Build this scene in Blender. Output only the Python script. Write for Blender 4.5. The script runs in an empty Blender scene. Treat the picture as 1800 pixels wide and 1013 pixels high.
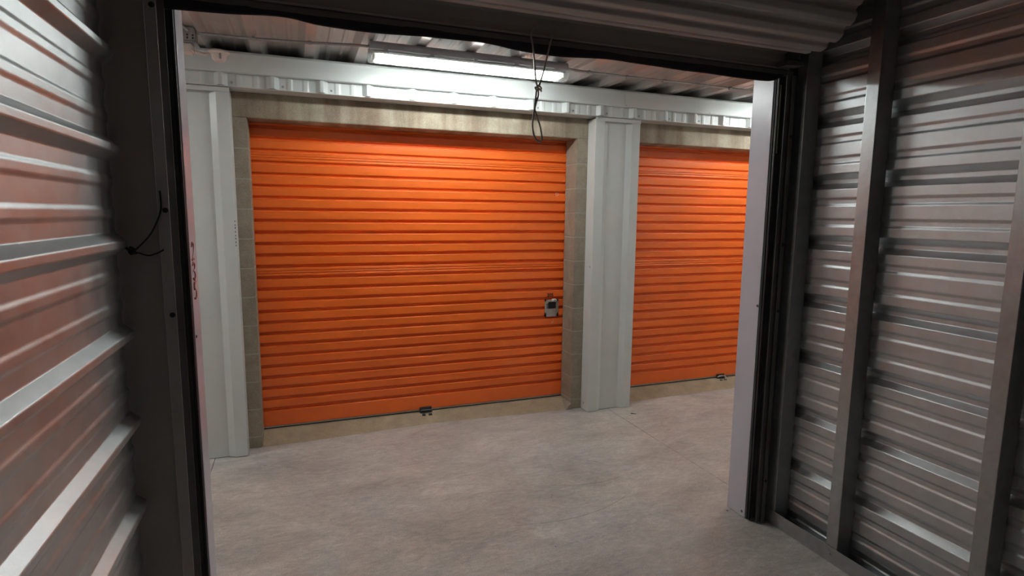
import bpy, bmesh, math, random
from mathutils import Vector, Matrix
random.seed(7)
S = bpy.context.scene
C = S.collection

# ------------------------------------------------------------------ camera
cam_d = bpy.data.cameras.new('camera')
cam = bpy.data.objects.new('camera', cam_d); C.objects.link(cam)
S.camera = cam
CH, YAW, PITCH, ROLL = 1.6959, 0.3630, -0.1306, 0.0104
sy, cy, sp, cp = math.sin(YAW), math.cos(YAW), math.sin(PITCH), math.cos(PITCH)
fwd = Vector((sy*cp, cy*cp, sp)); rgt = Vector((cy, -sy, 0)); up = rgt.cross(fwd)
r2 = rgt*math.cos(ROLL)+up*math.sin(ROLL); u2 = -rgt*math.sin(ROLL)+up*math.cos(ROLL)
M = Matrix((( r2.x, u2.x, -fwd.x, 0), (r2.y, u2.y, -fwd.y, 0), (r2.z, u2.z, -fwd.z, CH), (0, 0, 0, 1)))
cam.matrix_world = M
cam_d.sensor_fit = 'HORIZONTAL'; cam_d.sensor_width = 36.0
cam_d.lens = 991.7/1800*36; cam_d.clip_start = 0.02; cam_d.clip_end = 60

# ------------------------------------------------------------------ world, exposure
W = bpy.data.worlds.new('world'); S.world = W; W.use_nodes = True
W.node_tree.nodes['Background'].inputs[0].default_value = (0.9, 0.93, 1, 1)
W.node_tree.nodes['Background'].inputs[1].default_value = 0.02
vs = S.view_settings
S.display_settings.display_device = 'sRGB'
vs.view_transform = 'Standard'; vs.look = 'None'; vs.gamma = 1; vs.use_curve_mapping = False
vs.exposure = 1.0
TUBE = 62.0          # emission of the fluorescent tubes
S.cycles.max_bounces = 12; S.cycles.diffuse_bounces = 6; S.cycles.glossy_bounces = 6
S.cycles.transparent_max_bounces = 12
S.cycles.caustics_reflective = True

# ------------------------------------------------------------------ materials
def mat(name, col, rough=.5, metal=0., bump=0., bscale=60, var=0., vscale=6, spec=.5, coat=0., stretch=None, rvar=0.):
    m = bpy.data.materials.new(name); m.use_nodes = True
    nt = m.node_tree; N = nt.nodes; L = nt.links
    b = N['Principled BSDF']
    b.inputs['Base Color'].default_value = (*col, 1); b.inputs['Roughness'].default_value = rough
    b.inputs['Metallic'].default_value = metal; b.inputs['Specular IOR Level'].default_value = spec
    b.inputs['Coat Weight'].default_value = coat
    tc = N.new('ShaderNodeTexCoord'); src = tc.outputs['Object']
    if stretch:
        mp = N.new('ShaderNodeMapping'); mp.inputs['Scale'].default_value = stretch
        L.new(src, mp.inputs[0]); src = mp.outputs[0]
    if var or rvar:
        n = N.new('ShaderNodeTexNoise'); n.inputs['Scale'].default_value = vscale
        n.inputs['Detail'].default_value = 6; n.inputs['Roughness'].default_value = .62
        L.new(src, n.inputs['Vector'])
        if var:
            mx = N.new('ShaderNodeMix'); mx.data_type = 'RGBA'
            rm = N.new('ShaderNodeMapRange'); rm.inputs[1].default_value = .3; rm.inputs[2].default_value = .7
            L.new(n.outputs[0], rm.inputs[0]); L.new(rm.outputs[0], mx.inputs[0])
            mx.inputs[6].default_value = (*[c*(1-var) for c in col], 1)
            mx.inputs[7].default_value = (*[min(1, c*(1+var)) for c in col], 1)
            L.new(mx.outputs[2], b.inputs['Base Color'])
        if rvar:
            rr = N.new('ShaderNodeMapRange'); rr.inputs[1].default_value = .3; rr.inputs[2].default_value = .7
            rr.inputs[3].default_value = rough-rvar; rr.inputs[4].default_value = rough+rvar
            L.new(n.outputs[0], rr.inputs[0]); L.new(rr.outputs[0], b.inputs['Roughness'])
    if bump:
        n2 = N.new('ShaderNodeTexNoise'); n2.inputs['Scale'].default_value = bscale; n2.inputs['Detail'].default_value = 4
        L.new(src, n2.inputs['Vector'])
        bp = N.new('ShaderNodeBump'); bp.inputs['Strength'].default_value = bump; bp.inputs['Distance'].default_value = .002
        L.new(n2.outputs[0], bp.inputs['Height']); L.new(bp.outputs[0], b.inputs['Normal'])
    return m

ORANGE = mat('orange_paint', (.80, .142, .018), .30, var=.05, vscale=3, spec=.5, bump=.05, bscale=25)
WHITE = mat('white_paint', (.66, .69, .68), .32, spec=.5, var=.02)
JAMB = mat('jamb_paint', (.62, .63, .71), .27, spec=.5, var=.02)
WHITE_CEIL = mat('galvanised_deck', (.52, .50, .485), .42, metal=.3, var=.08, vscale=5, rvar=.06)
GALV = mat('galvalume', (.60, .625, .64), .43, metal=.80, var=.07, vscale=14, bump=.12, bscale=220, rvar=.04)
STEEL = mat('galvanised_steel', (.42, .44, .45), .36, metal=.8, var=.12, vscale=22, rvar=.06)
DARKSTEEL = mat('dull_steel', (.17, .17, .17), .55, spec=.3, metal=.2, var=.12, vscale=9)
BACKPAINT = mat('primer_grey', (.42, .40, .385), .5, metal=.0, var=.05)
RUBBER = mat('black_rubber', (.018, .017, .024), .55)
BLACK = mat('black_plastic', (.012, .012, .012), .45)
STAINLESS = mat('stainless', (.55, .55, .53), .3, metal=.9, var=.15, vscale=40)
CHROME = mat('chrome', (.9, .9, .9), .15, metal=1)
WIRE = mat('wire_rope', (.42, .38, .35), .45, metal=.4)
HOUSING = mat('fixture_grey', (.36, .35, .37), .45, var=.03)
PLASTIC = mat('white_plastic', (.80, .75, .72), .45)
LATCH = mat('blackened_steel', (.05, .055, .06), .45, metal=.3)
RED = mat('red_marker', (.20, .008, .006), .5)
INK = mat('dark_ink', (.012, .008, .006), .5)
CREAM = mat('cream_tie', (.75, .66, .48), .5)
TWIG = mat('dark_twig', (.03, .026, .022), .8)
DIM = mat('back_wall_grey', (.30, .29, .285), .6, var=.05)

def block_mat(name, courses, col):
    m = mat(name, col, .85, var=.16, vscale=9, bump=.5, bscale=160, spec=.25)
    nt = m.node_tree; N = nt.nodes; L = nt.links; b = N['Principled BSDF']
    base = b.inputs['Base Color'].links[0].from_socket
    # fine aggregate speckle
    tc = N.new('ShaderNodeTexCoord')
    v = N.new('ShaderNodeTexNoise'); v.inputs['Scale'].default_value = 240; v.inputs['Detail'].default_value = 2
    L.new(tc.outputs['Object'], v.inputs['Vector'])
    rm = N.new('ShaderNodeMapRange'); rm.inputs[1].default_value = .35; rm.inputs[2].default_value = .7
    rm.inputs[3].default_value = .82; rm.inputs[4].default_value = 1.15
    L.new(v.outputs[0], rm.inputs[0])
    mu = N.new('ShaderNodeVectorMath'); mu.operation = 'SCALE'
    L.new(base, mu.inputs[0]); L.new(rm.outputs[0], mu.inputs['Scale'])
    out = mu.outputs[0]
    if not courses and name != 'concrete_sill':
        mp = N.new('ShaderNodeMapping'); mp.inputs['Scale'].default_value = (5, 1, .35); L.new(tc.outputs['Object'], mp.inputs[0])
        sn = N.new('ShaderNodeTexNoise'); sn.inputs['Scale'].default_value = 1.6; sn.inputs['Detail'].default_value = 5
        L.new(mp.outputs[0], sn.inputs['Vector'])
        sr = N.new('ShaderNodeMapRange'); sr.inputs[1].default_value = .38; sr.inputs[2].default_value = .6
        L.new(sn.outputs[0], sr.inputs[0])
        sm = N.new('ShaderNodeMix'); sm.data_type = 'RGBA'; sm.blend_type = 'MULTIPLY'; sm.inputs[0].default_value = 1
        cr = N.new('ShaderNodeMix'); cr.data_type = 'RGBA'; cr.inputs[6].default_value = (.62, .55, .52, 1); cr.inputs[7].default_value = (1, 1, 1, 1)
        L.new(sr.outputs[0], cr.inputs[0]); L.new(out, sm.inputs[6]); L.new(cr.outputs[2], sm.inputs[7]); out = sm.outputs[2]
    if courses:
        sx = N.new('ShaderNodeSeparateXYZ'); L.new(tc.outputs['Object'], sx.inputs[0])
        a = N.new('ShaderNodeMath'); a.operation = 'ADD'; a.inputs[1].default_value = -.0857+.2032*4
        L.new(sx.outputs[2], a.inputs[0])
        d = N.new('ShaderNodeMath'); d.operation = 'PINGPONG'; d.inputs[1].default_value = .1016
        L.new(a.outputs[0], d.inputs[0])
        j = N.new('ShaderNodeMapRange'); j.inputs[1].default_value = .0035; j.inputs[2].default_value = .0065
        L.new(d.outputs[0], j.inputs[0])
        mx = N.new('ShaderNodeMix'); mx.data_type = 'RGBA'
        mx.inputs[6].default_value = (.40, .36, .30, 1)
        L.new(j.outputs[0], mx.inputs[0]); L.new(out, mx.inputs[7]); out = mx.outputs[2]
        bp = N.new('ShaderNodeBump'); bp.inputs['Distance'].default_value = .004; bp.inputs['Strength'].default_value = .8
        old = b.inputs['Normal'].links[0].from_node
        L.new(j.outputs[0], bp.inputs['Height']); L.new(old.outputs[0], bp.inputs['Normal'])
        L.new(bp.outputs[0], b.inputs['Normal'])
    L.new(out, b.inputs['Base Color'])
    return m
BLOCK = block_mat('concrete_block', True, (.33, .275, .215))
LINTEL = block_mat('concrete_lintel', False, (.40, .345, .265))
SILL = block_mat('concrete_sill', False, (.40, .315, .215))

def floor_mat():
    m = bpy.data.materials.new('polished_concrete'); m.use_nodes = True
    nt = m.node_tree; N = nt.nodes; L = nt.links; b = N['Principled BSDF']
    tc = N.new('ShaderNodeTexCoord'); o = tc.outputs['Object']
    def noise(scale, det, sc=None, dist=0., rough=.6):
        src = o
        if sc:
            mp = N.new('ShaderNodeMapping'); mp.inputs['Scale'].default_value = sc
            mp.inputs['Rotation'].default_value = (0, 0, .35)
            L.new(o, mp.inputs[0]); src = mp.outputs[0]
        n = N.new('ShaderNodeTexNoise'); n.inputs['Scale'].default_value = scale; n.inputs['Detail'].default_value = det
        n.inputs['Distortion'].default_value = dist; n.inputs['Roughness'].default_value = rough
        L.new(src, n.inputs['Vector']); return n.outputs[0]
    def mapr(s, a, c, d, e):
        r = N.new('ShaderNodeMapRange'); r.inputs[1].default_value = a; r.inputs[2].default_value = c
        r.inputs[3].default_value = d; r.inputs[4].default_value = e; L.new(s, r.inputs[0]); return r.outputs[0]
    def mul(a, c):
        k = N.new('ShaderNodeMath'); k.operation = 'MULTIPLY'; L.new(a, k.inputs[0]); L.new(c, k.inputs[1]); return k.outputs[0]
    big = mapr(noise(1.5, 9, (1, 1.7, 1), .5, .66), .34, .66, .78, 1.16)
    mid = mapr(noise(6.5, 8, (1, 2.4, 1), 1.2, .7), .32, .68, .82, 1.13)
    fine = mul(mapr(noise(150, 4), .3, .7, .80, 1.14), mapr(noise(28, 6, (1, 2.2, 1), .8, .7), .3, .7, .80, 1.12))
    spots = mapr(noise(14, 2), .20, .27, .62, 1.0)
    k = mul(mul(big, mid), mul(fine, spots))
    hue = N.new('ShaderNodeMix'); hue.data_type = 'RGBA'
    hue.inputs[6].default_value = (.57, .515, .465, 1); hue.inputs[7].default_value = (.54, .525, .50, 1)
    L.new(mapr(noise(.9, 4), .35, .65, 0, 1), hue.inputs[0])
    vm = N.new('ShaderNodeVectorMath'); vm.operation = 'SCALE'; L.new(hue.outputs[2], vm.inputs[0]); L.new(k, vm.inputs['Scale'])
    L.new(vm.outputs[0], b.inputs['Base Color'])
    L.new(mapr(noise(5, 6, None, .4), .3, .7, .38, .58), b.inputs['Roughness'])
    b.inputs['Specular IOR Level'].default_value = .4
    bp = N.new('ShaderNodeBump'); bp.inputs['Strength'].default_value = .12; bp.inputs['Distance'].default_value = .002
    L.new(noise(60, 5), bp.inputs['Height']); L.new(bp.outputs[0], b.inputs['Normal'])
    return m
FLOOR = floor_mat()

def emit_mat():
    m = bpy.data.materials.new('tube_glow'); m.use_nodes = True
    nt = m.node_tree; b = nt.nodes['Principled BSDF']
    b.inputs['Base Color'].default_value = (.8, .8, .8, 1)
    b.inputs['Emission Color'].default_value = (.95, 1.0, .98, 1); b.inputs['Emission Strength'].default_value = TUBE
    return m
GLOW = emit_mat()
def lens_mat():
    m = bpy.data.materials.new('clear_ribbed_cover'); m.use_nodes = True
    nt = m.node_tree; N = nt.nodes; L = nt.links
    for n in list(N): N.remove(n)
    out = N.new('ShaderNodeOutputMaterial'); mx = N.new('ShaderNodeMixShader')
    t = N.new('ShaderNodeBsdfTransparent'); t.inputs[0].default_value = (.96, .97, .97, 1)
    p = N.new('ShaderNodeBsdfPrincipled'); p.inputs['Base Color'].default_value = (.8, .82, .82, 1); p.inputs['Roughness'].default_value = .25
    mx.inputs[0].default_value = .22
    L.new(t.outputs[0], mx.inputs[1]); L.new(p.outputs[0], mx.inputs[2]); L.new(mx.outputs[0], out.inputs[0])
    return m
LENS = lens_mat()

# ------------------------------------------------------------------ mesh helpers
def obj(name, bm, m, parent=None, smooth=None):
    me = bpy.data.meshes.new(name); bmesh.ops.recalc_face_normals(bm, faces=bm.faces); bm.to_mesh(me); bm.free()
    me.materials.append(m)
    if smooth is not None:
        for p in me.polygons: p.use_smooth = True
        me.set_sharp_from_angle(angle=math.radians(smooth))
    o = bpy.data.objects.new(name, me); C.objects.link(o)
    if smooth is not None and smooth <= 50:
        w = o.modifiers.new('weighted_normal', 'WEIGHTED_NORMAL'); w.weight = 100; w.keep_sharp = True
    if parent: o.parent = parent; o.matrix_parent_inverse = Matrix.Translation(-parent.location)
    return o
def struct(o, label=None, cat=None):
    o['kind'] = 'structure'
    if label: o['label'] = label
    if cat: o['category'] = cat
    return o
def tag(o, label, cat, group=None):
    o['label'] = label; o['category'] = cat
    if group: o['group'] = group
    return o
def thing(name, loc, label, cat, group=None):
    o = bpy.data.objects.new(name, None); C.objects.link(o); o.location = loc; o.empty_display_size = .05
    return tag(o, label, cat, group)
def BM(): return bmesh.new()
def box(bm, x0, x1, y0, y1, z0, z1, bev=0):
    r = bmesh.ops.create_cube(bm, size=1)
    vs_ = r['verts']
    for v in vs_:
        v.co = Vector(((x0+x1)/2+v.co.x*(x1-x0), (y0+y1)/2+v.co.y*(y1-y0), (z0+z1)/2+v.co.z*(z1-z0)))
    if bev:
        es = list({e for v in vs_ for e in v.link_edges})
        bmesh.ops.bevel(bm, geom=es, offset=bev, segments=2, affect='EDGES', clamp_overlap=True)
    return bm
def fillet(pts, r=.003, seg=3, closed=False):
    out = []; n = len(pts)
    for i, p in enumerate(pts):
        if not closed and i in (0, n-1): out.append(p); continue
        a = Vector(pts[i-1]); b = Vector(p); c = Vector(pts[(i+1) % n])
        d1 = (a-b); d2 = (c-b); l = min(r, d1.length*.45, d2.length*.45)
        q1 = b+d1.normalized()*l; q2 = b+d2.normalized()*l
        for k in range(seg+1):
            t = k/seg; q = q1*(1-t)**2+b*2*t*(1-t)+q2*t*t
            out.append((q.x, q.y))
    return out
def offset(pts, t):
    """open polyline moved sideways by t"""
    out = []; n = len(pts)
    for i in range(n):
        a = Vector(pts[max(0, i-1)]); b = Vector(pts[min(n-1, i+1)])
        d = (b-a).normalized(); nn = Vector((-d.y, d.x))
        out.append((pts[i][0]+nn.x*t, pts[i][1]+nn.y*t))
    return out
def sheet(bm, pts, t, fn, a, b):
    """thin folded sheet: open profile pts (u,w), thickness t, run from a to b; fn(u,w,s)->xyz"""
    q = list(pts)+list(reversed(offset(pts, t))); n = len(q)
    A = [bm.verts.new(fn(u, w, a)) for u, w in q]; B = [bm.verts.new(fn(u, w, b)) for u, w in q]
    for i in range(n):
        j = (i+1) % n; bm.faces.new((A[i], A[j], B[j], B[i]))
    h = len(pts)
    for R_ in (A, B):
        for i in range(h-1): bm.faces.new((R_[i], R_[i+1], R_[n-2-i], R_[n-1-i]))
    return bm
def prism(bm, poly, fn, a, b):
    A = [bm.verts.new(fn(u, w, a)) for u, w in poly]; B = [bm.verts.new(fn(u, w, b)) for u, w in poly]; n = len(poly)
    for i in range(n):
        j = (i+1) % n; bm.faces.new((A[i], A[j], B[j], B[i]))
    bm.faces.new(A); bm.faces.new(B); return bm
def smooth_path(P, n=8):
    P = [Vector(p) for p in P]; out = []
    for i in range(len(P)-1):
        p0 = P[max(0, i-1)]; p1 = P[i]; p2 = P[i+1]; p3 = P[min(len(P)-1, i+2)]
        for k in range(n):
            t = k/n
            out.append(.5*((2*p1)+(p2-p0)*t+(2*p0-5*p1+4*p2-p3)*t*t+(3*p1-p0-3*p2+p3)*t**3))
    out.append(P[-1]); return out
def tube(bm, path, r, seg=10, ry=None, cap=True):
    path = [Vector(p) for p in path]; rings = []; prev = None
    for i, p in enumerate(path):
        d = (path[min(len(path)-1, i+1)]-path[max(0, i-1)]).normalized()
        if prev is None:
            a = Vector((0, 0, 1)) if abs(d.z) < .9 else Vector((1, 0, 0)); n = d.cross(a).normalized()
        else: n = (prev-d*prev.dot(d)).normalized()
        prev = n; b = d.cross(n); rr = r(i/(len(path)-1)) if callable(r) else r
        rings.append([bm.verts.new(p+(n*math.cos(2*math.pi*k/seg)+b*math.sin(2*math.pi*k/seg))*rr) for k in range(seg)])
    for A, B in zip(rings, rings[1:]):
        for k in range(seg): bm.faces.new((A[k], A[(k+1) % seg], B[(k+1) % seg], B[k]))
    if cap: bm.faces.new(rings[0]); bm.faces.new(rings[-1])
    return bm
def cyl(bm, p, q, r, seg=16): return tube(bm, [p, q], r, seg)
def lathe(bm, prof, c, axis='z', seg=28):
    rings = []
    for r, h in prof:
        ring = []
        for k in range(seg):
            a = 2*math.pi*k/seg; u, v = r*math.cos(a), r*math.sin(a)
            co = {'z': (u, v, h), 'y': (u, h, v), 'x': (h, u, v)}[axis]
            ring.append(bm.verts.new(Vector(c)+Vector(co)))
        rings.append(ring)
    for A, B in zip(rings, rings[1:]):
        for k in range(seg): bm.faces.new((A[k], A[(k+1) % seg], B[(k+1) % seg], B[k]))
    bm.faces.new(rings[0]); bm.faces.new(rings[-1]); return bm
def screw(p, nrm, parent, m=STEEL, r=.0055):
    ax = 'xyz'[max(range(3), key=lambda i: abs(nrm[i]))]; s = 1 if sum(nrm) > 0 else -1
    return obj('screw', lathe(BM(), [(r*1.5, 0), (r*1.5, s*.0012), (r, s*.0015), (r*.9, s*.005), (r*.3, s*.0055)], p, ax, 10), m, parent)

# R-panel profile: (u along the pitch, w depth); majors every 12 in, two shallow ribs between
def rpanel(u0, u1, centres_at, pitch=.3048, dep=.032, crest=.011, base=.038, minor=.005):
    P = []; k = math.floor((u0-centres_at)/pitch)-1
    while True:
        c = centres_at+k*pitch
        if c > u1+pitch: break
        P += [(c-base, 0), (c-crest, dep), (c+crest, dep), (c+base, 0)]
        for f in (1/3, 2/3):
            m_ = c+pitch*f
            P += [(m_-.021, 0), (m_-.011, minor), (m_+.011, minor), (m_+.021, 0)]
        k += 1
    out = []
    for (a, b) in zip(P, P[1:]):                      # clip to [u0,u1]
        for (p, q) in ((a, b),):
            if q[0] < u0 or p[0] > u1: continue
            def at(u): return p[1]+(q[1]-p[1])*((u-p[0])/(q[0]-p[0]) if q[0] != p[0] else 0)
            if not out: out.append((max(u0, p[0]), at(max(u0, p[0]))))
            out.append((min(u1, q[0]), at(min(u1, q[0]))))
    return fillet(out, .004, 2)

# ------------------------------------------------------------------ measured positions
YD, YB, YP, YF = 4.492, 4.2855, 4.156, 4.105
XA0, XA1 = -.291, 2.190
XB0, XB1 = 2.750, 5.231
XC0, XC1 = -3.330, -.850
ZL = 2.319
XL, XR = -4.2, 7.2
UB = -2.2            # back of the unit
XWL, XT, XPAN = -.562, 2.411, 2.503
ZU = 3.0

# ------------------------------------------------------------------ floor
bm = BM()
js = [-3.60, -.588, 2.505, 5.55]
xs = [XL]+js+[XR]; g = .0022
for a, b in zip(xs, xs[1:]):
    x0 = a+(g if a in js else 0); x1 = b-(g if b in js else 0)
    box(bm, x0, x1, UB-.1, 4.62, -.12, 0)
box(bm, XL, XR, UB-.1, 4.62, -.16, -.1195)
box(bm, XL, XR, 4.62, 5.6, -.16, .0)
struct(obj('floor', bm, FLOOR), 'smooth grey-brown concrete floor of the corridor and unit', 'floor')

# ------------------------------------------------------------------ far wall of blocks
bm = BM()
for a, b in ((XL, XC0), (XC1, XA0), (XA1, XB0), (XB1, XR)):
    box(bm, a, b, YB, 4.486, 0, ZL, .004)
wall = struct(obj('wall_far', bm, BLOCK), 'concrete block piers between the orange doors', 'wall')
bm = BM(); box(bm, XL, XR, YB, 4.486, ZL+.001, 2.70, .004)
obj('lintel', bm, LINTEL, wall)
for n, (a, b) in enumerate(((XA0, XA1), (XB0, XB1), (XC0, XC1))):
    bm = BM()
    # sloped sill, front edge trowelled slightly uneven
    N_ = 26; top = []; bot = []
    for i in range(N_+1):
        x = a+.001+(b-a-.002)*i/N_; t = i/N_
        yf = 4.288+.055*math.sin(math.pi*min(1, max(0, t*1.12-.06)))**2*(1 if n == 0 else .25)+random.uniform(-.003, .003)
        top.append([bm.verts.new((x, yf, .0015)), bm.verts.new((x, YD-.03, .056)), bm.verts.new((x, 4.61, .058))])
        bot.append([bm.verts.new((x, yf, -.004)), bm.verts.new((x, 4.61, -.004))])
    for i in range(N_):
        for k in range(2): bm.faces.new((top[i][k], top[i+1][k], top[i+1][k+1], top[i][k+1]))
        bm.faces.new((top[i][0], top[i+1][0], bot[i+1][0], bot[i][0]))
        bm.faces.new((top[i][2], top[i+1][2], bot[i+1][1], bot[i][1]))
        bm.faces.new((bot[i][0], bot[i+1][0], bot[i+1][1], bot[i][1]))
    for i in (0, N_): bm.faces.new((top[i][0], top[i][1], top[i][2], bot[i][1], bot[i][0]))
    struct(obj('door_sill', bm, SILL), ['sloping tan concrete sill under the large orange door', 'sloping tan concrete sill under the right orange door',
           'sloping concrete sill under the orange door past the left pier'][n], 'sill')
# mortar smear at the foot of the right pier
bm = BM(); prism(bm, [(0, 0), (.055, 0), (.03, .03), (.0, .055)], lambda u, w, s: (XA1-u*.9, s, w), YB-.012, YB+.13)
obj('mortar_smear', bm, BLOCK, wall)

# ------------------------------------------------------------------ orange doors
PITCH_ = .0837
def curtain_profile(z0, z1, seams=(), depth=.021):
    """(z, w) profile, w positive toward the viewer"""
    P = [(z0, 0), (z0+.004, depth), (.190, depth), (.1935, .0035)] if z0 < .3 else [(z0, depth)]
    z = .1965 if z0 < .3 else z0+.002
    k = 0
    while z < z1-.01:
        a = z
        # groove floor, up-facing slope is below the face above
        P += [(a-.001, .0), (a+.0135, 0.0), (a+.0235, depth)]
        if k in seams:
            P += [(a+.034, depth*1.0), (a+.036, depth*.72), (a+.042, depth*.72), (a+.044, depth*1.0), (a+.052, depth), (a+.054, depth*.75), (a+.059, depth*.75), (a+.061, depth)]
        else:
            P += [(a+.047, depth*1.02)]
        P += [(a+PITCH_-.0065, depth*1.0), (a+PITCH_-.003, .0)]
        z += PITCH_; k += 1
    return fillet([p for p in P if p[0] <= z1], .0036, 4)

def orange_door(n, x0, x1, label, latch_x, light_latch, plate=False, seams=(12, 22)):
    root = thing('door_%d' % n, ((x0+x1)/2, YD, .06), label, 'door'); root['kind'] = 'structure'
    prof = curtain_profile(.072, 2.52, seams)
    bm = sheet(BM(), prof, .0012, lambda u, w, s: (s, YD+.022-w, u), x0-.04, x1+.04)
    cur = obj('curtain', bm, ORANGE, root, 40)
    bm = BM(); box(bm, x0-.035, x1+.035, YD-.006, YD+.03, .0665, .0745, .001)
    obj('bottom_bar', bm, STEEL, root)
    bm = BM(); box(bm, x0-.03, x1+.03, YD-.002, YD+.026, .0575, .066, .002)
    obj('bottom_seal', bm, RUBBER, root)
    for xx in (x0-.052, x1+.012):
        bm = sheet(BM(), fillet([(0, 0), (.04, 0), (.04, .055), (0, .055)] if xx < x0 else [(.04, 0), (0, 0), (0, .055), (.04, .055)], .002, 2),
                   .002, lambda u, w, s: (xx+u, YD-.004+w, s), .06, 2.5)
        obj('guide', bm, STEEL, root)
    # floor latch
    lx = latch_x; yf = YD-.012
    bm = BM(); box(bm, lx-.052, lx+.05, yf-.004, yf+.001, .058, .098, .0015)
    box(bm, lx-.034, lx+.032, yf-.012, yf-.003, .070, .094, .003)
    box(bm, lx-.052, lx+.05, yf-.03, yf-.002, .0585, .063, .001)
    lat = obj('latch', bm, LATCH, root)
    bm = BM(); cyl(bm, (lx-.045, yf-.016, .074), (lx+.046, yf-.016, .074), .0055, 12)
    obj('bolt', bm, DARKSTEEL, lat, 40)
    bm = BM(); box(bm, lx-.038, lx-.012, yf-.055, yf-.014, .037, .05, .001); box(bm, lx+.014, lx+.044, yf-.055, yf-.014, .037, .05, .001)
    obj('keeper', bm, LATCH, lat)
    if light_latch:
        bm = BM()
        tube(bm, smooth_path([(lx-.05, yf-.02, .075), (lx-.02, yf-.03, .086), (lx+.02, yf-.03, .084), (lx+.05, yf-.03, .068), (lx+.06, yf-.035, .050)], 4), .006, 8)
        obj('shackle', bm, CHROME, lat, 60)
        bm = BM(); tube(bm, smooth_path([(lx+.036, yf-.034, .066), (lx+.04, yf-.038, .05), (lx+.032, yf-.042, .028)], 4), .0045, 8)
        tube(bm, smooth_path([(lx+.052, yf-.036, .056), (lx+.06, yf-.04, .045), (lx+.058, yf-.042, .032)], 4), .003, 8)
        obj('seal_tag', bm, CREAM, lat, 60)
    if plate:
        px0, px1, pz0, pz1 = 2.014, 2.146, .797, .950; yy = YD-.004
        P = thing('lock_housing', ((px0+px1)/2, yy, .8), '', ''); del P['label']; del P['category']; P.parent = root
        P.location = Vector(((px0+px1)/2, yy, .8))-root.location
        w = .016
        bm = BM()
        for q in ((px0, px1, pz1-w, pz1), (px0, px1, pz0, pz0+w+.016), (px0, px0+w, pz0, pz1), (px1-w*1.1, px1, pz0, pz1)):
            box(bm, q[0], q[1], yy-.004, yy+.001, q[2], q[3], .001)
        def put(name, bm, m, sm=None):
            o = obj(name, bm, m, None, sm); o.parent = P; o.matrix_parent_inverse = Matrix.Translation(-Vector(((px0+px1)/2, yy, .8))); return o
        put('face_plate', bm, STAINLESS)
        bm = BM(); box(bm, px0+.01, px1-.01, yy+.0005, yy+.003, pz0+.01, pz1-.01)
        box(bm, px0+.012, px0+.014, yy, yy+.013, pz0+.02, pz1-.01); box(bm, px1-.016, px1-.014, yy, yy+.013, pz0+.02, pz1-.01)
        put('recess', bm, STAINLESS)
        bm = BM(); box(bm, px0+.035, px1-.024, yy-.006, yy+.012, .868, .928, .004)
        for zz in (.872, .888, .904): box(bm, px0+.018, px0+.036, yy-.002, yy+.010, zz, zz+.008, .001)
        put('slide_bolt', bm, BLACK)
        bm = BM(); box(bm, 2.070, 2.124, yy-.024, yy+.002, .934, .957, .009)
        put('lock_cylinder', bm, mat('bright_lock_face', (.92, .92, .9), .3))
        bm = BM(); lathe(bm, [(.0015, -.0235), (.005, -.023), (.005, -.0195), (.001, -.019)], (2.100, yy-.006, .946), 'y', 12)
        put('keyhole', bm, BLACK)
        cv = bpy.data.curves.new('number', 'FONT'); cv.body = '205'; cv.size = .042; cv.extrude = .0004; cv.offset = .0012
        tmp = bpy.data.objects.new('number', cv); C.objects.link(tmp)
        bpy.context.view_layer.update()
        me = bpy.data.meshes.new_from_object(tmp.evaluated_get(bpy.context.evaluated_depsgraph_get()))
        bpy.data.objects.remove(tmp); me.materials.clear(); me.materials.append(INK)
        t = bpy.data.objects.new('number', me); C.objects.link(t)
        t.matrix_world = Matrix.Identity(4); t.parent = root
        t.matrix_parent_inverse = Matrix.Translation(-root.location)
        t.rotation_euler = (math.radians(90), 0, 0); t.location = (2.036, YD-.0012, .975)
        # small scuffs on the paint
        bm = BM()
        for sx_, sz_, l in ((2.10, 1.862, .022), (2.116, 1.868, .03), (2.098, 1.875, .015), (2.085, .745, .02), (2.098, .752, .026)):
            tube(bm, smooth_path([(sx_, YD+.0005, sz_-l/2), (sx_+.008, YD+.0003, sz_), (sx_+.002, YD+.0005, sz_+l/2)], 4), .0016, 6)
        obj('scuff', bm, PLASTIC, root)
    return root
orange_door(1, XA0, XA1, 'large orange roll-up door straight ahead, number 205 above its lock', .944, False, True)
orange_door(2, XB0, XB1, 'orange roll-up door on the right, beyond the white pilaster', 3.986, True)
orange_door(3, XC0, XC1, 'orange roll-up door farther left, behind the near left jamb', -2.1, False)

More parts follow.
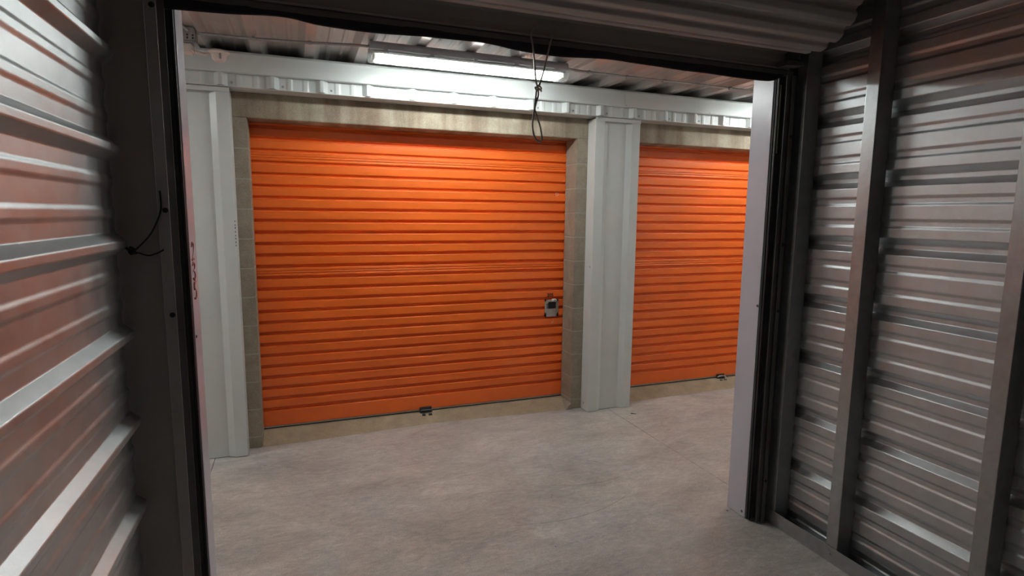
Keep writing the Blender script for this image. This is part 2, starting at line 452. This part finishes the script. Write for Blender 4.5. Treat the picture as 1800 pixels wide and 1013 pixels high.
# ------------------------------------------------------------------ white trims of the far side
bm = BM()
for a, b in ((XL, 2.53), (2.53, XR)):
    prof = rpanel(a, b-.0005, -.4213 if a < 0 else -.4213+.3048*10)
    sheet(bm, prof, .0008, lambda u, w, s: (u, 4.150-w, s), 2.4895, 2.69)
hp = struct(obj('wall_header', bm, WHITE, None, 30), 'white ribbed steel strip above the block lintel', 'wall panel')
for k in range(-8, 22):
    x = -.4213+k*.3048+.062
    if x < XR: screw((x, 4.150, 2.512), (0, -1, 0), hp)
for n, (a, b) in enumerate(((XL, -.52), (-.52, 2.529), (2.5225, 5.58), (5.58, XR))):
    dy = -.004 if n == 2 else 0
    prof = fillet([(YF+.045+dy, 2.5690), (YF+.004+dy, 2.5676), (YF+dy, 2.5720), (YF+dy, 2.684), (YF+.012+dy, 2.6965), (YF+.03+dy, 2.703), (YF+.10, 2.703)], .002, 2)
    bm = sheet(BM(), prof, .001, lambda u, w, s: (s, u, w), a, b)
    f = struct(obj('trim_%d' % (n+1), bm, WHITE, None, 30), ['white steel fascia length at the far left', 'long white steel fascia above the large orange door',
           'white steel fascia length above the right orange door', 'white steel fascia length at the far right'][n], 'trim')
    if n == 2: screw((2.533, YF-.0016, 2.578), (0, -1, 0), f); screw((3.37, YF-.0016, 2.58), (0, -1, 0), f)
bm = BM(); box(bm, XL, XR, 4.134, 4.284, 2.484, 2.489)
struct(obj('trim_5', bm, WHITE), 'white steel drip ledge under the ribbed strip', 'trim')

def pilaster(x0, x1, label, seed):
    root = thing('pilaster_cladding', ((x0+x1)/2, YP, 0), label, 'cladding')
    d = .030; w = x1-x0
    prof = fillet([(x0, YB-.003), (x0, YP), (x0+.083, YP), (x0+.127, YP+d), (x1-.119, YP+d), (x1-.077, YP), (x1, YP), (x1, YB-.003)], .003, 3)
    bm = sheet(BM(), prof, .0012, lambda u, w_, s: (u, w_, s), .004, 2.468)
    obj('panel', bm, WHITE, root, 30)
    bm = BM(); box(bm, x0-.003, x1+.003, YP-.0035, YP-.001, 2.452, 2.481); box(bm, x0-.003, x1+.003, YP-.0035, YB-.003, 2.4795, 2.482)
    obj('cap_trim', bm, WHITE, root)
    bm = BM(); box(bm, x0+.006, x1-.006, YP+.035, YB-.006, 0, .004)
    obj('base_track', bm, DARKSTEEL, root)
    for xx in (x0+.02, x1-.02): screw((xx, YP-.0035, 2.466), (0, -1, 0), root, WHITE)
    return root
p1 = pilaster(2.290, 2.711, 'white ribbed steel pilaster between the two orange doors', 1)
screw((2.290, YB-.05, .06), (-1, 0, 0), p1)
screw((2.290, YP+.03, 1.26), (-1, 0, 0), p1)
p2 = pilaster(-.800, -.379, 'white ribbed steel pilaster at the left of the large orange door', 2)
pm = BM()
for z in (1.63, 1.605, 1.585, 1.56, 1.535, 1.515, 1.49, 1.47): box(pm, -.386, -.3815, YP-.0018, YP-.0008, z-.005, z+.005+random.uniform(-.002, .002))
obj('printed_mark', pm, INK, p2)
screw((-.379, YB-.05, .10), (1, 0, 0), p2, WHITE); screw((-.379, YB-.08, 1.40), (1, 0, 0), p2, WHITE)
pilaster(5.33, 5.75, 'white ribbed steel pilaster beyond the right orange door', 3)

# ------------------------------------------------------------------ corridor ceiling deck
def deck_prof(a, b, c0, pitch, dep):
    P = []; k = math.floor((a-c0)/pitch)
    while c0+k*pitch < b:
        c = c0+k*pitch
        P += [(c-.066, 0), (c-.03, -dep), (c+.03, -dep), (c+.066, 0)]
        for f in (.37, .63):
            m_ = c+pitch*f; P += [(m_-.016, 0), (m_-.009, -.006), (m_+.009, -.006), (m_+.016, 0)]
        k += 1
    return fillet([p for p in P if a <= p[0] <= b], .003, 2)
bm = sheet(BM(), deck_prof(XL, XR, -.205, .3195, .040), .001, lambda u, w, s: (u, s, 2.757+w), 2.50, 4.9)
struct(obj('ceiling', bm, WHITE_CEIL, None, 30), 'ribbed metal deck ceiling over the corridor', 'ceiling')
bm = BM(); box(bm, XL, XR, 2.5, 4.9, 2.765, 2.80)
struct(obj('ceiling_roof', bm, DARKSTEEL))

# ------------------------------------------------------------------ light fixtures
FY = 3.640
def fixture(x0, label, tubes=True):
    L_ = 1.305; x1 = x0+L_
    root = thing('ceiling_light', (x0+L_/2, FY, 2.716), label, 'light fixture', 'corridor ceiling lights')
    poly = fillet([(-.063, 2.662), (-.066, 2.688), (-.050, 2.712), (.050, 2.712), (.066, 2.688), (.063, 2.662)], .008, 3, True)
    bm = prism(BM(), poly, lambda u, w, s: (s, FY+u, w), x0, x1)
    obj('housing', bm, HOUSING, root, 40)
    lens = fillet([(-.061, 2.664), (-.063, 2.638), (-.042, 2.603), (.042, 2.603), (.063, 2.638), (.061, 2.664)], .012, 4)
    bm = sheet(BM(), lens, .0015, lambda u, w, s: (s, FY+u, w), x0-.006, x1+.006)
    for xe in (x0-.006, x1+.0045):
        prism(bm, [(u, w) for u, w in lens], lambda u, w, s: (s, FY+u, w), xe, xe+.0015)
    obj('cover', bm, LENS, root, 40)
    for xx in (x0+.09, x0+.37, x0+.65, x0+.93, x1-.09):
        for s in (-1, 1): obj('clip', box(BM(), xx-.012, xx+.012, FY+s*.0665-.004, FY+s*.0665+.004, 2.646, 2.680, .002), HOUSING, root)
    bm = sheet(BM(), [(-.056, 2.640), (-.054, 2.652), (.054, 2.652), (.056, 2.640)], .0012, lambda u, w, s: (s, FY+u, w), x0+.02, x1-.02)
    obj('reflector', bm, WHITE, root)
    for dy in (-.024, .024):
        bm = BM(); cyl(bm, (x0+.055, FY+dy, 2.631), (x1-.055, FY+dy, 2.631), .0128, 14)
        t = obj('lamp_tube', bm, GLOW, root, 60)
    for xx in (x0+.022, x1-.05):
        bm = BM(); box(bm, xx, xx+.026, FY-.042, FY+.042, 2.614, 2.650, .003)
        obj('lamp_holder', bm, PLASTIC, root)
    return root
fixture(.445, 'lit fluorescent ceiling light above the large orange door')
fixture(-2.81, 'lit fluorescent ceiling light to the left, behind the left jamb')
fixture(3.70, 'lit fluorescent ceiling light to the right, behind the right jamb')

# conduit
def conduit(P, label, straps, name='conduit'):
    root = thing(name, P[0], label, 'conduit')
    bm = tube(BM(), smooth_path(P, 8), .0085, 10); obj('pipe', bm, STEEL, root, 60)
    for x, y, z in straps:
        bm = BM(); lathe(bm, [(.0125, -.009), (.0125, .009)], (x, y, z), 'x', 14); box(bm, x-.007, x+.007, y+.01, y+.032, z-.002, z+.010)
        obj('strap', bm, STEEL, root, 40)
conduit([(-.502, 3.80, 2.700), (-.20, 3.77, 2.695), (.10, 3.72, 2.693), (.25, 3.69, 2.694), (.38, 3.65, 2.690), (.447, 3.64, 2.688)],
        'thin steel conduit from the junction box to the lit fixture', [(-.2, 3.77, 2.695), (.11, 3.72, 2.693)])
conduit([(1.748, 3.64, 2.688), (1.84, 3.66, 2.688), (1.95, 3.70, 2.697), (2.4, 3.73, 2.702), (2.9, 3.73, 2.703), (3.4, 3.74, 2.702), (3.62, 3.66, 2.69), (3.702, 3.64, 2.688)],
        'thin steel conduit running right from the lit fixture', [(1.97, 3.70, 2.698), (2.30, 3.725, 2.701), (2.62, 3.73, 2.702), (2.93, 3.73, 2.703), (3.25, 3.735, 2.702)])
# junction box with speaker-like perforated cover and motion sensor
jb = thing('junction_box', (-.56, 3.80, 2.74), 'grey junction box at the ceiling by the left jamb', 'junction box')
bm = BM(); box(bm, -.64, -.50, 3.74, 3.86, 2.635, 2.715, .006); box(bm, -.65, -.49, 3.735, 3.865, 2.630, 2.637, .002); obj('box', bm, STEEL, jb)
bm = BM()
for i in range(4):
    for j in range(2): cyl(bm, (-.59+i*.027, 3.7375, 2.655+j*.016), (-.59+i*.027, 3.7395, 2.655+j*.016), .0045, 10)
obj('knockout', bm, BLACK, jb)
bm = BM(); tube(bm, smooth_path([(-.60, 3.70, 2.735), (-.55, 3.72, 2.705), (-.53, 3.735, 2.69)], 5), .008, 8); obj('connector', bm, STEEL, jb, 60)
bm = BM(); box(bm, -.61, -.515, 3.75, 3.85, 2.585, 2.629, .008); obj('sensor_base', bm, PLASTIC, jb)
ms = thing('motion_sensor', (-.40, 3.80, 2.60), 'white dome motion sensor on a short arm, below the ceiling at left', 'motion sensor')
bm = BM(); tube(bm, smooth_path([(-.508, 3.80, 2.600), (-.49, 3.80, 2.592), (-.46, 3.80, 2.587), (-.435, 3.80, 2.595)], 5), .009, 10); obj('arm', bm, PLASTIC, ms, 60)
bm = BM(); lathe(bm, [(.012, .004), (.050, .002), (.060, -.008), (.056, -.012), (.042, -.014), (.038, -.045), (.026, -.058), (.006, -.060)], (-.388, 3.80, 2.612), 'z', 28); obj('dome', bm, PLASTIC, ms, 35)
bm = BM(); box(bm, -.384, -.372, 3.756, 3.764, 2.562, 2.594, .002); obj('sensor_eye', bm, HOUSING, ms)

# ------------------------------------------------------------------ own unit: side walls
LP = rpanel(.012, ZU, 1.5845)
bm = sheet(BM(), LP, .0008, lambda u, w, s: (XWL+w, s, u), UB, 2.205)
struct(obj('wall_left', bm, GALV, None, 30), 'shiny ribbed galvanised wall panel at the left of the unit', 'wall')
RP = rpanel(.012, ZU, 1.8725-.3048*6)
bm = sheet(BM(), RP, -.0008, lambda u, w, s: (XPAN+.001+w, s, u), UB, 2.34)
struct(obj('wall_right', bm, GALV, None, 30), 'shiny ribbed galvanised wall panel behind the right studs', 'wall')

def stud(y0, y1, label, x0=XT, x1=XPAN, grp='right wall studs'):
    root = thing('steel_stud', ((x0+x1)/2, (y0+y1)/2, 0), label, 'stud', grp)
    prof = fillet([(x0+.001, y1-.0), (x0, y1-.0001), (x0, y0), (x1, y0), (x1, y1)], .0035, 3)
    prof = fillet([(x0+.013, y1), (x0, y1), (x0, y0), (x1, y0), (x1, y1), (x1-.013, y1)], .0035, 3)
    bm = sheet(BM(), prof, -.0015, lambda u, w, s: (u, w, s), .002, ZU-.004)
    obj('channel', bm, STEEL, root, 30)
    return root
s1 = stud(1.835, 1.896, 'galvanised steel stud nearest the doorway on the right wall')
screw((XT-.006, 1.866, .045), (-1, 0, 0), s1)
stud(1.222, 1.278, 'galvanised steel stud at the right edge of the picture')
stud(2.222, 2.285, 'dark corner stud beside the right door track')
# base track (U-channel)
prof = fillet([(XT-.005, .082), (XT-.005, 0.001), (XPAN-.001, 0.001), (XPAN-.001, .05)], .002, 2)
prof = [(XT-.0055, .082), (XT-.0055, .0006), (XPAN-.0012, .0006), (XPAN-.0012, .045)]
bm = sheet(BM(), prof, -.0014, lambda u, w, s: (u, s, w), UB, 2.292)
tag(obj('base_track', bm, STEEL), 'steel floor channel along the foot of the right wall', 'track')

# ------------------------------------------------------------------ own unit: front wall, jambs, guides
# inside returns
bm = BM()
box(bm, XWL-.03, -.4345, 2.212, 2.218, 0, ZU)
box(bm, -.4365, -.4345, 2.2, 2.218, 0, 2.45)
for z in (.12, 1.0, 1.9, 2.7): pass
struct(obj('wall_front', bm, BACKPAINT), 'dark inner return of the front wall at left', 'wall')
bm = BM()
box(bm, 2.418, XPAN+.08, 2.34, 2.346, 0, ZU)
box(bm, XWL-.03, XPAN+.08, 2.40, 2.41, 2.43, ZU)     # inner face above the opening
struct(obj('wall_front_inner', bm, BACKPAINT))
# corridor side cladding of the near wall
bm = BM()
for a, b in ((XL, -.47), (2.41, XR)):
    sheet(bm, rpanel(a, b, 0), .0008, lambda u, w, s: (u, 2.478+w*.8, s), .004, 2.70)
sheet(bm, rpanel(-.47, 2.41, 0), .0008, lambda u, w, s: (u, 2.478+w*.8, s), 2.46, 2.70)
struct(obj('wall_near', bm, WHITE, None, 30), 'white ribbed corridor cladding of the near wall', 'wall')
bm = BM(); box(bm, XL, XR, 2.42, 2.50, 2.70, 2.755)
struct(obj('wall_near_top', bm, WHITE))

def jamb(s, label):
    X = -.369 if s < 0 else 2.307
    nm = thing('jamb_trim', (X, 2.40, 0), label, 'jamb trim')
    prof = fillet([(X+s*.09, 2.474), (X, 2.4700), (X, 2.331), (X+s*.03, 2.331)], .0025, 3)
    bm = sheet(BM(), prof, .0012*(-s), lambda u, w, t: (u, w, t), .004, 2.47)
    obj('panel', bm, JAMB, nm, 30)
    return nm
jl = jamb(-1, 'white steel jamb trim at left with red handwritten 235')
jr = jamb(1, 'white steel jamb trim at the right of the opening')
screw((2.307, 2.34, 1.218), (-1, 0, 0), jr, DARKSTEEL); screw((2.307, 2.354, .032), (-1, 0, 0), jr, DARKSTEEL)
screw((-.369, 2.345, 1.23), (1, 0, 0), jl, DARKSTEEL)
# handwritten number, stacked digits
def stroke(bm, pts, cy_, cz, w, h):
    P = smooth_path([(-.3682, cy_+(a-.5)*w, cz+(b-.5)*h) for a, b in pts], 6)
    tube(bm, P, lambda t: .0036+.0012*math.sin(9*t), 6)
D2 = [[(.05, .78), (.3, .98), (.75, .95), (.9, .72), (.7, .4), (.25, .12), (.12, .04), (.5, .10), (.95, .05)]]
D3 = [[(.08, .85), (.4, 1.), (.85, .86), (.75, .62), (.38, .52), (.8, .44), (.95, .2), (.6, .0), (.1, .1)]]
D5 = [[(.9, .97), (.25, .95), (.18, .58), (.6, .62), (.95, .38), (.75, .05), (.1, .06)], [(.3, .94), (.9, 1.0)]]
for i, (D, cz, hh) in enumerate(((D2, 1.545, .066), (D3, 1.472, .064), (D5, 1.399, .064))):
    bm = BM()
    for st in D: stroke(bm, st, 2.379+.002*i, cz, .048, hh)
    obj('marker_digit', bm, RED, jl)

def guide(s, label):
    X = -.369 if s < 0 else 2.307
    root = thing('door_track', (X, 2.29, 0), label, 'door track')
    # back lip, web, front lip of the guide channel
    pr = fillet([(X+s*.002, 2.322), (X+s*.062, 2.322), (X+s*.062, 2.268), (X+s*.020, 2.268)], .002, 2)
    bm = sheet(BM(), pr, -.002*s, lambda u, w, t: (u, w, t), .004, 2.42)
    obj('channel', bm, DARKSTEEL, root)
    bm = BM(); x0, x1 = sorted((X+s*.001, X+s*.012)); box(bm, x0, x1, 2.296, 2.312, .006, 2.40, .003)
    obj('wear_strip', bm, RUBBER, root)
    if s < 0:
        bm = BM(); box(bm, -.4340, -.400, 2.1995, 2.203, .004, 2.62, .0008)
        obj('mounting_angle', bm, mat('grey_angle', (.50, .49, .48), .5, metal=.2, var=.1), root)
        for z in (1.339, 1.696, .25, 2.35): screw((-.412, 2.1995, z), (0, -1, 0), root, BLACK, .006)
    else:
        bm = BM(); box(bm, 2.326, 2.3295, 2.300, 2.318, 2.02, 2.36, .001); obj('lip_glint_strip', bm, mat('painted_lip_glint', (.55, .48, .22), .5), root)  # added yellowish strip: light reflecting on the guide lip, painted in as colour
        bm = BM(); box(bm, 2.352, 2.376, 2.255, 2.258, .004, 2.40, .0008); obj('mounting_angle', bm, DARKSTEEL, root)
        for z in (.25, 1.2, 1.55, 2.1): screw((2.364, 2.255, z), (0, -1, 0), root, BLACK, .005)
    return root
guide(-1, 'dark steel door track beside the left jamb')
gr = guide(1, 'dark steel door track beside the right jamb')

# ------------------------------------------------------------------ own unit's rolled-up door
door = thing('door_4', (.97, 2.28, 2.42), "this unit's roll-up door, rolled up above the opening", 'door'); door['kind'] = 'structure'
YC = 2.292
P = [(2.405, .0)]
z = 2.425
while z < 2.72:
    P += [(z, 0), (z+.005, .017), (z+.013, .017), (z+.018, 0), (z+.042, -.002), (z+.0655, 0)]
    z += PITCH_
bm = sheet(BM(), fillet(P, .002, 2), .001, lambda u, w, s: (s, YC-w, u), -.40, 2.345)
obj('curtain', bm, BACKPAINT, door, 40)
bm = BM(); box(bm, -.385, 2.33, YC-.022, YC+.008, 2.398, 2.424, .003); obj('bottom_bar', bm, DARKSTEEL, door)
# wavy rubber bulb seal
pts = [(-.392, 2.363), (-.2, 2.371), (-.015, 2.383), (.10, 2.372), (.26, 2.367), (.50, 2.374), (.73, 2.379), (.90, 2.366), (1.057, 2.360), (1.22, 2.369), (1.391, 2.373), (1.70, 2.366), (2.03, 2.361), (2.17, 2.362), (2.25, 2.370), (2.31, 2.395), (2.335, 2.412)]
sp_ = smooth_path([(a, 0, b) for a, b in pts], 8); bm = BM(); prev = None
for i, p in enumerate(sp_):
    wob = .004*math.sin(p.x*9)+.002*math.sin(p.x*23)
    ring = [bm.verts.new((p.x, YC-.020+dy+(wob if zz < 2.39 else 0), zz)) for dy, zz in
            ((-.001, 2.408), (-.002, p.z+.012), (.0, p.z+.003), (.005, p.z), (.010, p.z+.003), (.012, p.z+.012), (.006, 2.408))]
    if prev:
        for k in range(7): bm.faces.new((prev[k], prev[(k+1) % 7], ring[(k+1) % 7], ring[k]))
    else: bm.faces.new(ring)
    prev = ring
bm.faces.new(prev)
obj('bottom_seal', bm, RUBBER, door, 50)
# the coil
cy0, cz0, R0 = 2.035, 2.662, .196
def coilprof(R):
    n = 15; out = []
    for k in range(n):
        a0 = 2*math.pi*k/n+.21
        for da, dr in ((0, 0), (.05, .0), (.10, .011), (.235, .0145), (.345, .011), (.385, .001)):
            a = a0+da; dr *= 1.6; out.append((cy0+(R+dr)*math.cos(a), cz0+(R+dr)*math.sin(a)))
    return out
bm = BM(); q = fillet(coilprof(R0), .006, 2, True); q2 = [(cy0+(u-cy0)*.975, cz0+(w-cz0)*.975) for u, w in q]; n = len(q)
x0, x1 = -.40, 2.262
V = [[bm.verts.new((x, u, w)) for u, w in Q] for x, Q in ((x0, q), (x1, q), (x1, q2), (x0, q2))]
for a in range(4):
    A, B = V[a], V[(a+1) % 4]
    for i in range(n): bm.faces.new((A[i], A[(i+1) % n], B[(i+1) % n], B[i]))
COILM = mat('door_back_primer', (.55, .52, .51), .42, metal=.05, var=.04)
obj('rolled_curtain', bm, COILM, door, 35)
bm = BM()
for xx in (x0+.03, x1-.04): cyl(bm, (xx, cy0, cz0), (xx+.01, cy0, cz0), .185, 40)
obj('drum_wheel', bm, DARKSTEEL, door, 40)
bm = BM(); cyl(bm, (-.50, cy0, cz0), (2.40, cy0, cz0), .022, 16); obj('axle', bm, STEEL, door, 60)
bm = BM()
for xx in (-.43, 2.33):
    box(bm, xx-.002, xx+.002, 1.98, 2.40, 2.60, 2.72); box(bm, xx-.002, xx+.002, 2.20, 2.40, 2.46, 2.62)
obj('bracket', bm, DARKSTEEL, door)
# flared throat at the top of the right track
bm = BM()
prism(bm, [(2.262, 2.452), (2.352, 2.452), (2.368, 2.436), (2.250, 2.426)], lambda u, w, s: (u, s, w), 2.205, 2.262)
prism(bm, [(2.318, 2.452), (2.342, 2.452), (2.372, 2.535), (2.350, 2.535)], lambda u, w, s: (u, s, w), 2.222, 2.232)
obj('throat', bm, DARKSTEEL, gr)

# pull wire hanging from the curtain
wr = thing('wire_loop', (.95, 2.26, 2.0), 'thin twisted wire loop hanging from the rolled-up door in the opening', 'wire')
Yw = 2.256
W1 = [(.957, Yw+.006, 2.478), (.946, Yw+.003, 2.462), (.929, Yw, 2.434), (.936, Yw-.006, 2.380), (.944, Yw-.01, 2.30), (.950, Yw-.01, 2.245), (.958, Yw-.012, 2.215), (.962, Yw-.01, 2.19), (.952, Yw-.012, 2.16), (.945, Yw-.01, 2.13), (.940, Yw-.01, 2.10), (.937, Yw-.012, 2.06), (.944, Yw-.012, 2.025), (.955, Yw-.012, 2.006), (.966, Yw-.012, 2.000)]
W2 = [(1.032, Yw+.006, 2.462), (1.024, Yw+.003, 2.425), (1.016, Yw, 2.405), (1.000, Yw-.006, 2.345), (.982, Yw-.01, 2.28), (.968, Yw-.008, 2.235), (.955, Yw-.006, 2.205), (.950, Yw-.01, 2.17), (.947, Yw-.008, 2.135), (.958, Yw-.01, 2.10), (.972, Yw-.012, 2.06), (.980, Yw-.012, 2.02), (.977, Yw-.012, 2.002), (.966, Yw-.012, 2.000)]
for w_ in (W1, W2):
    obj('strand', tube(BM(), smooth_path(w_, 6), .0038, 8), WIRE, wr, 60)
bm = BM(); tube(bm, smooth_path([(.950, Yw-.018, 2.228), (.966, Yw-.020, 2.222), (.974, Yw-.010, 2.214), (.958, Yw, 2.212), (.948, Yw-.008, 2.220), (.962, Yw-.020, 2.212), (.974, Yw-.014, 2.205)], 5), .0030, 8)
obj('knot', bm, WIRE, wr, 60)

# black cord at the left return
cd = thing('black_cord', (-.50, 2.19, 1.56), 'thin black cord looped in the dark left corner beside the door track', 'cord')
bm = BM(); tube(bm, smooth_path([(-.424, 2.198, 1.76), (-.424, 2.195, 1.70), (-.440, 2.19, 1.65), (-.462, 2.188, 1.61), (-.490, 2.185, 1.578), (-.510, 2.183, 1.560), (-.522, 2.18, 1.568), (-.515, 2.175, 1.552), (-.498, 2.18, 1.556), (-.470, 2.19, 1.546), (-.445, 2.194, 1.552), (-.424, 2.197, 1.564)], 8), .0027, 8)
obj('loop', bm, BLACK, cd, 60)
bm = BM(); tube(bm, smooth_path([(-.53, 2.19, 1.572), (-.51, 2.178, 1.556), (-.502, 2.172, 1.566), (-.516, 2.176, 1.574), (-.50, 2.185, 1.552)], 5), .0042, 8); obj('knot', bm, BLACK, cd, 60)

# ------------------------------------------------------------------ shells out of view
bm = BM(); box(bm, XWL-.04, XPAN+.08, UB, 2.52, ZU, ZU+.04)
struct(obj('ceiling_unit', bm, DIM))
bm = BM(); box(bm, XWL-.04, XPAN+.08, UB-.05, UB, 0, ZU)
struct(obj('wall_back', bm, DIM))
bm = BM(); box(bm, XL-.05, XL, 2.45, 4.9, 0, 2.8)
struct(obj('wall_corridor_left', bm, WHITE))
bm = BM(); box(bm, XR, XR+.05, 2.45, 4.9, 0, 2.8)
struct(obj('wall_corridor_right', bm, WHITE))
bm = BM(); box(bm, XL, XR, 4.88, 4.92, 0, 2.8)
struct(obj('wall_behind_doors', bm, DIM))

# ------------------------------------------------------------------ litter on the floor
fl = bpy.data.objects['floor']
SCR = mat('scuff_grey', (.20, .18, .16), .7)
for P_ in ([(1.45, 3.05), (1.62, 3.00), (1.80, 2.99), (1.96, 3.03)], [(1.05, 2.70), (1.35, 2.66), (1.62, 2.70), (1.85, 2.80)], [(1.75, 3.35), (1.86, 3.28), (1.93, 3.18)]):
    obj('scuff_mark', tube(BM(), [(p.x, p.y, -.0006) for p in smooth_path([(a, b, 0) for a, b in P_], 8)], lambda t: .0009+.0006*math.sin(3.1*t), 6), SCR, fl)
for i in range(26):
    x, y = random.uniform(-.2, 3.6), random.uniform(2.2, 4.2); r_ = random.uniform(.0015, .0035)
    obj('speck', lathe(BM(), [(r_*.6, -.001), (r_, .0002), (r_*.4, .0008)], (x, y, 0), 'z', 7), TWIG, fl)
bm = BM(); tube(bm, smooth_path([(2.628, 4.004, .003), (2.640, 3.994, .004), (2.655, 3.985, .003), (2.664, 3.977, .003)], 4), lambda t: .0035*(1-.5*t), 6)
tag(obj('twig', bm, TWIG), 'dark twig lying on the floor by the foot of the middle pilaster', 'twig')
bm = BM(); lathe(bm, [(.006, 0), (.007, .001), (.004, .003), (.001, .0035)], (2.275, 2.432, 0), 'z', 10)
tag(obj('anchor_bolt', bm, DARKSTEEL), 'tiny dark anchor head in the floor at the foot of the right jamb', 'bolt')
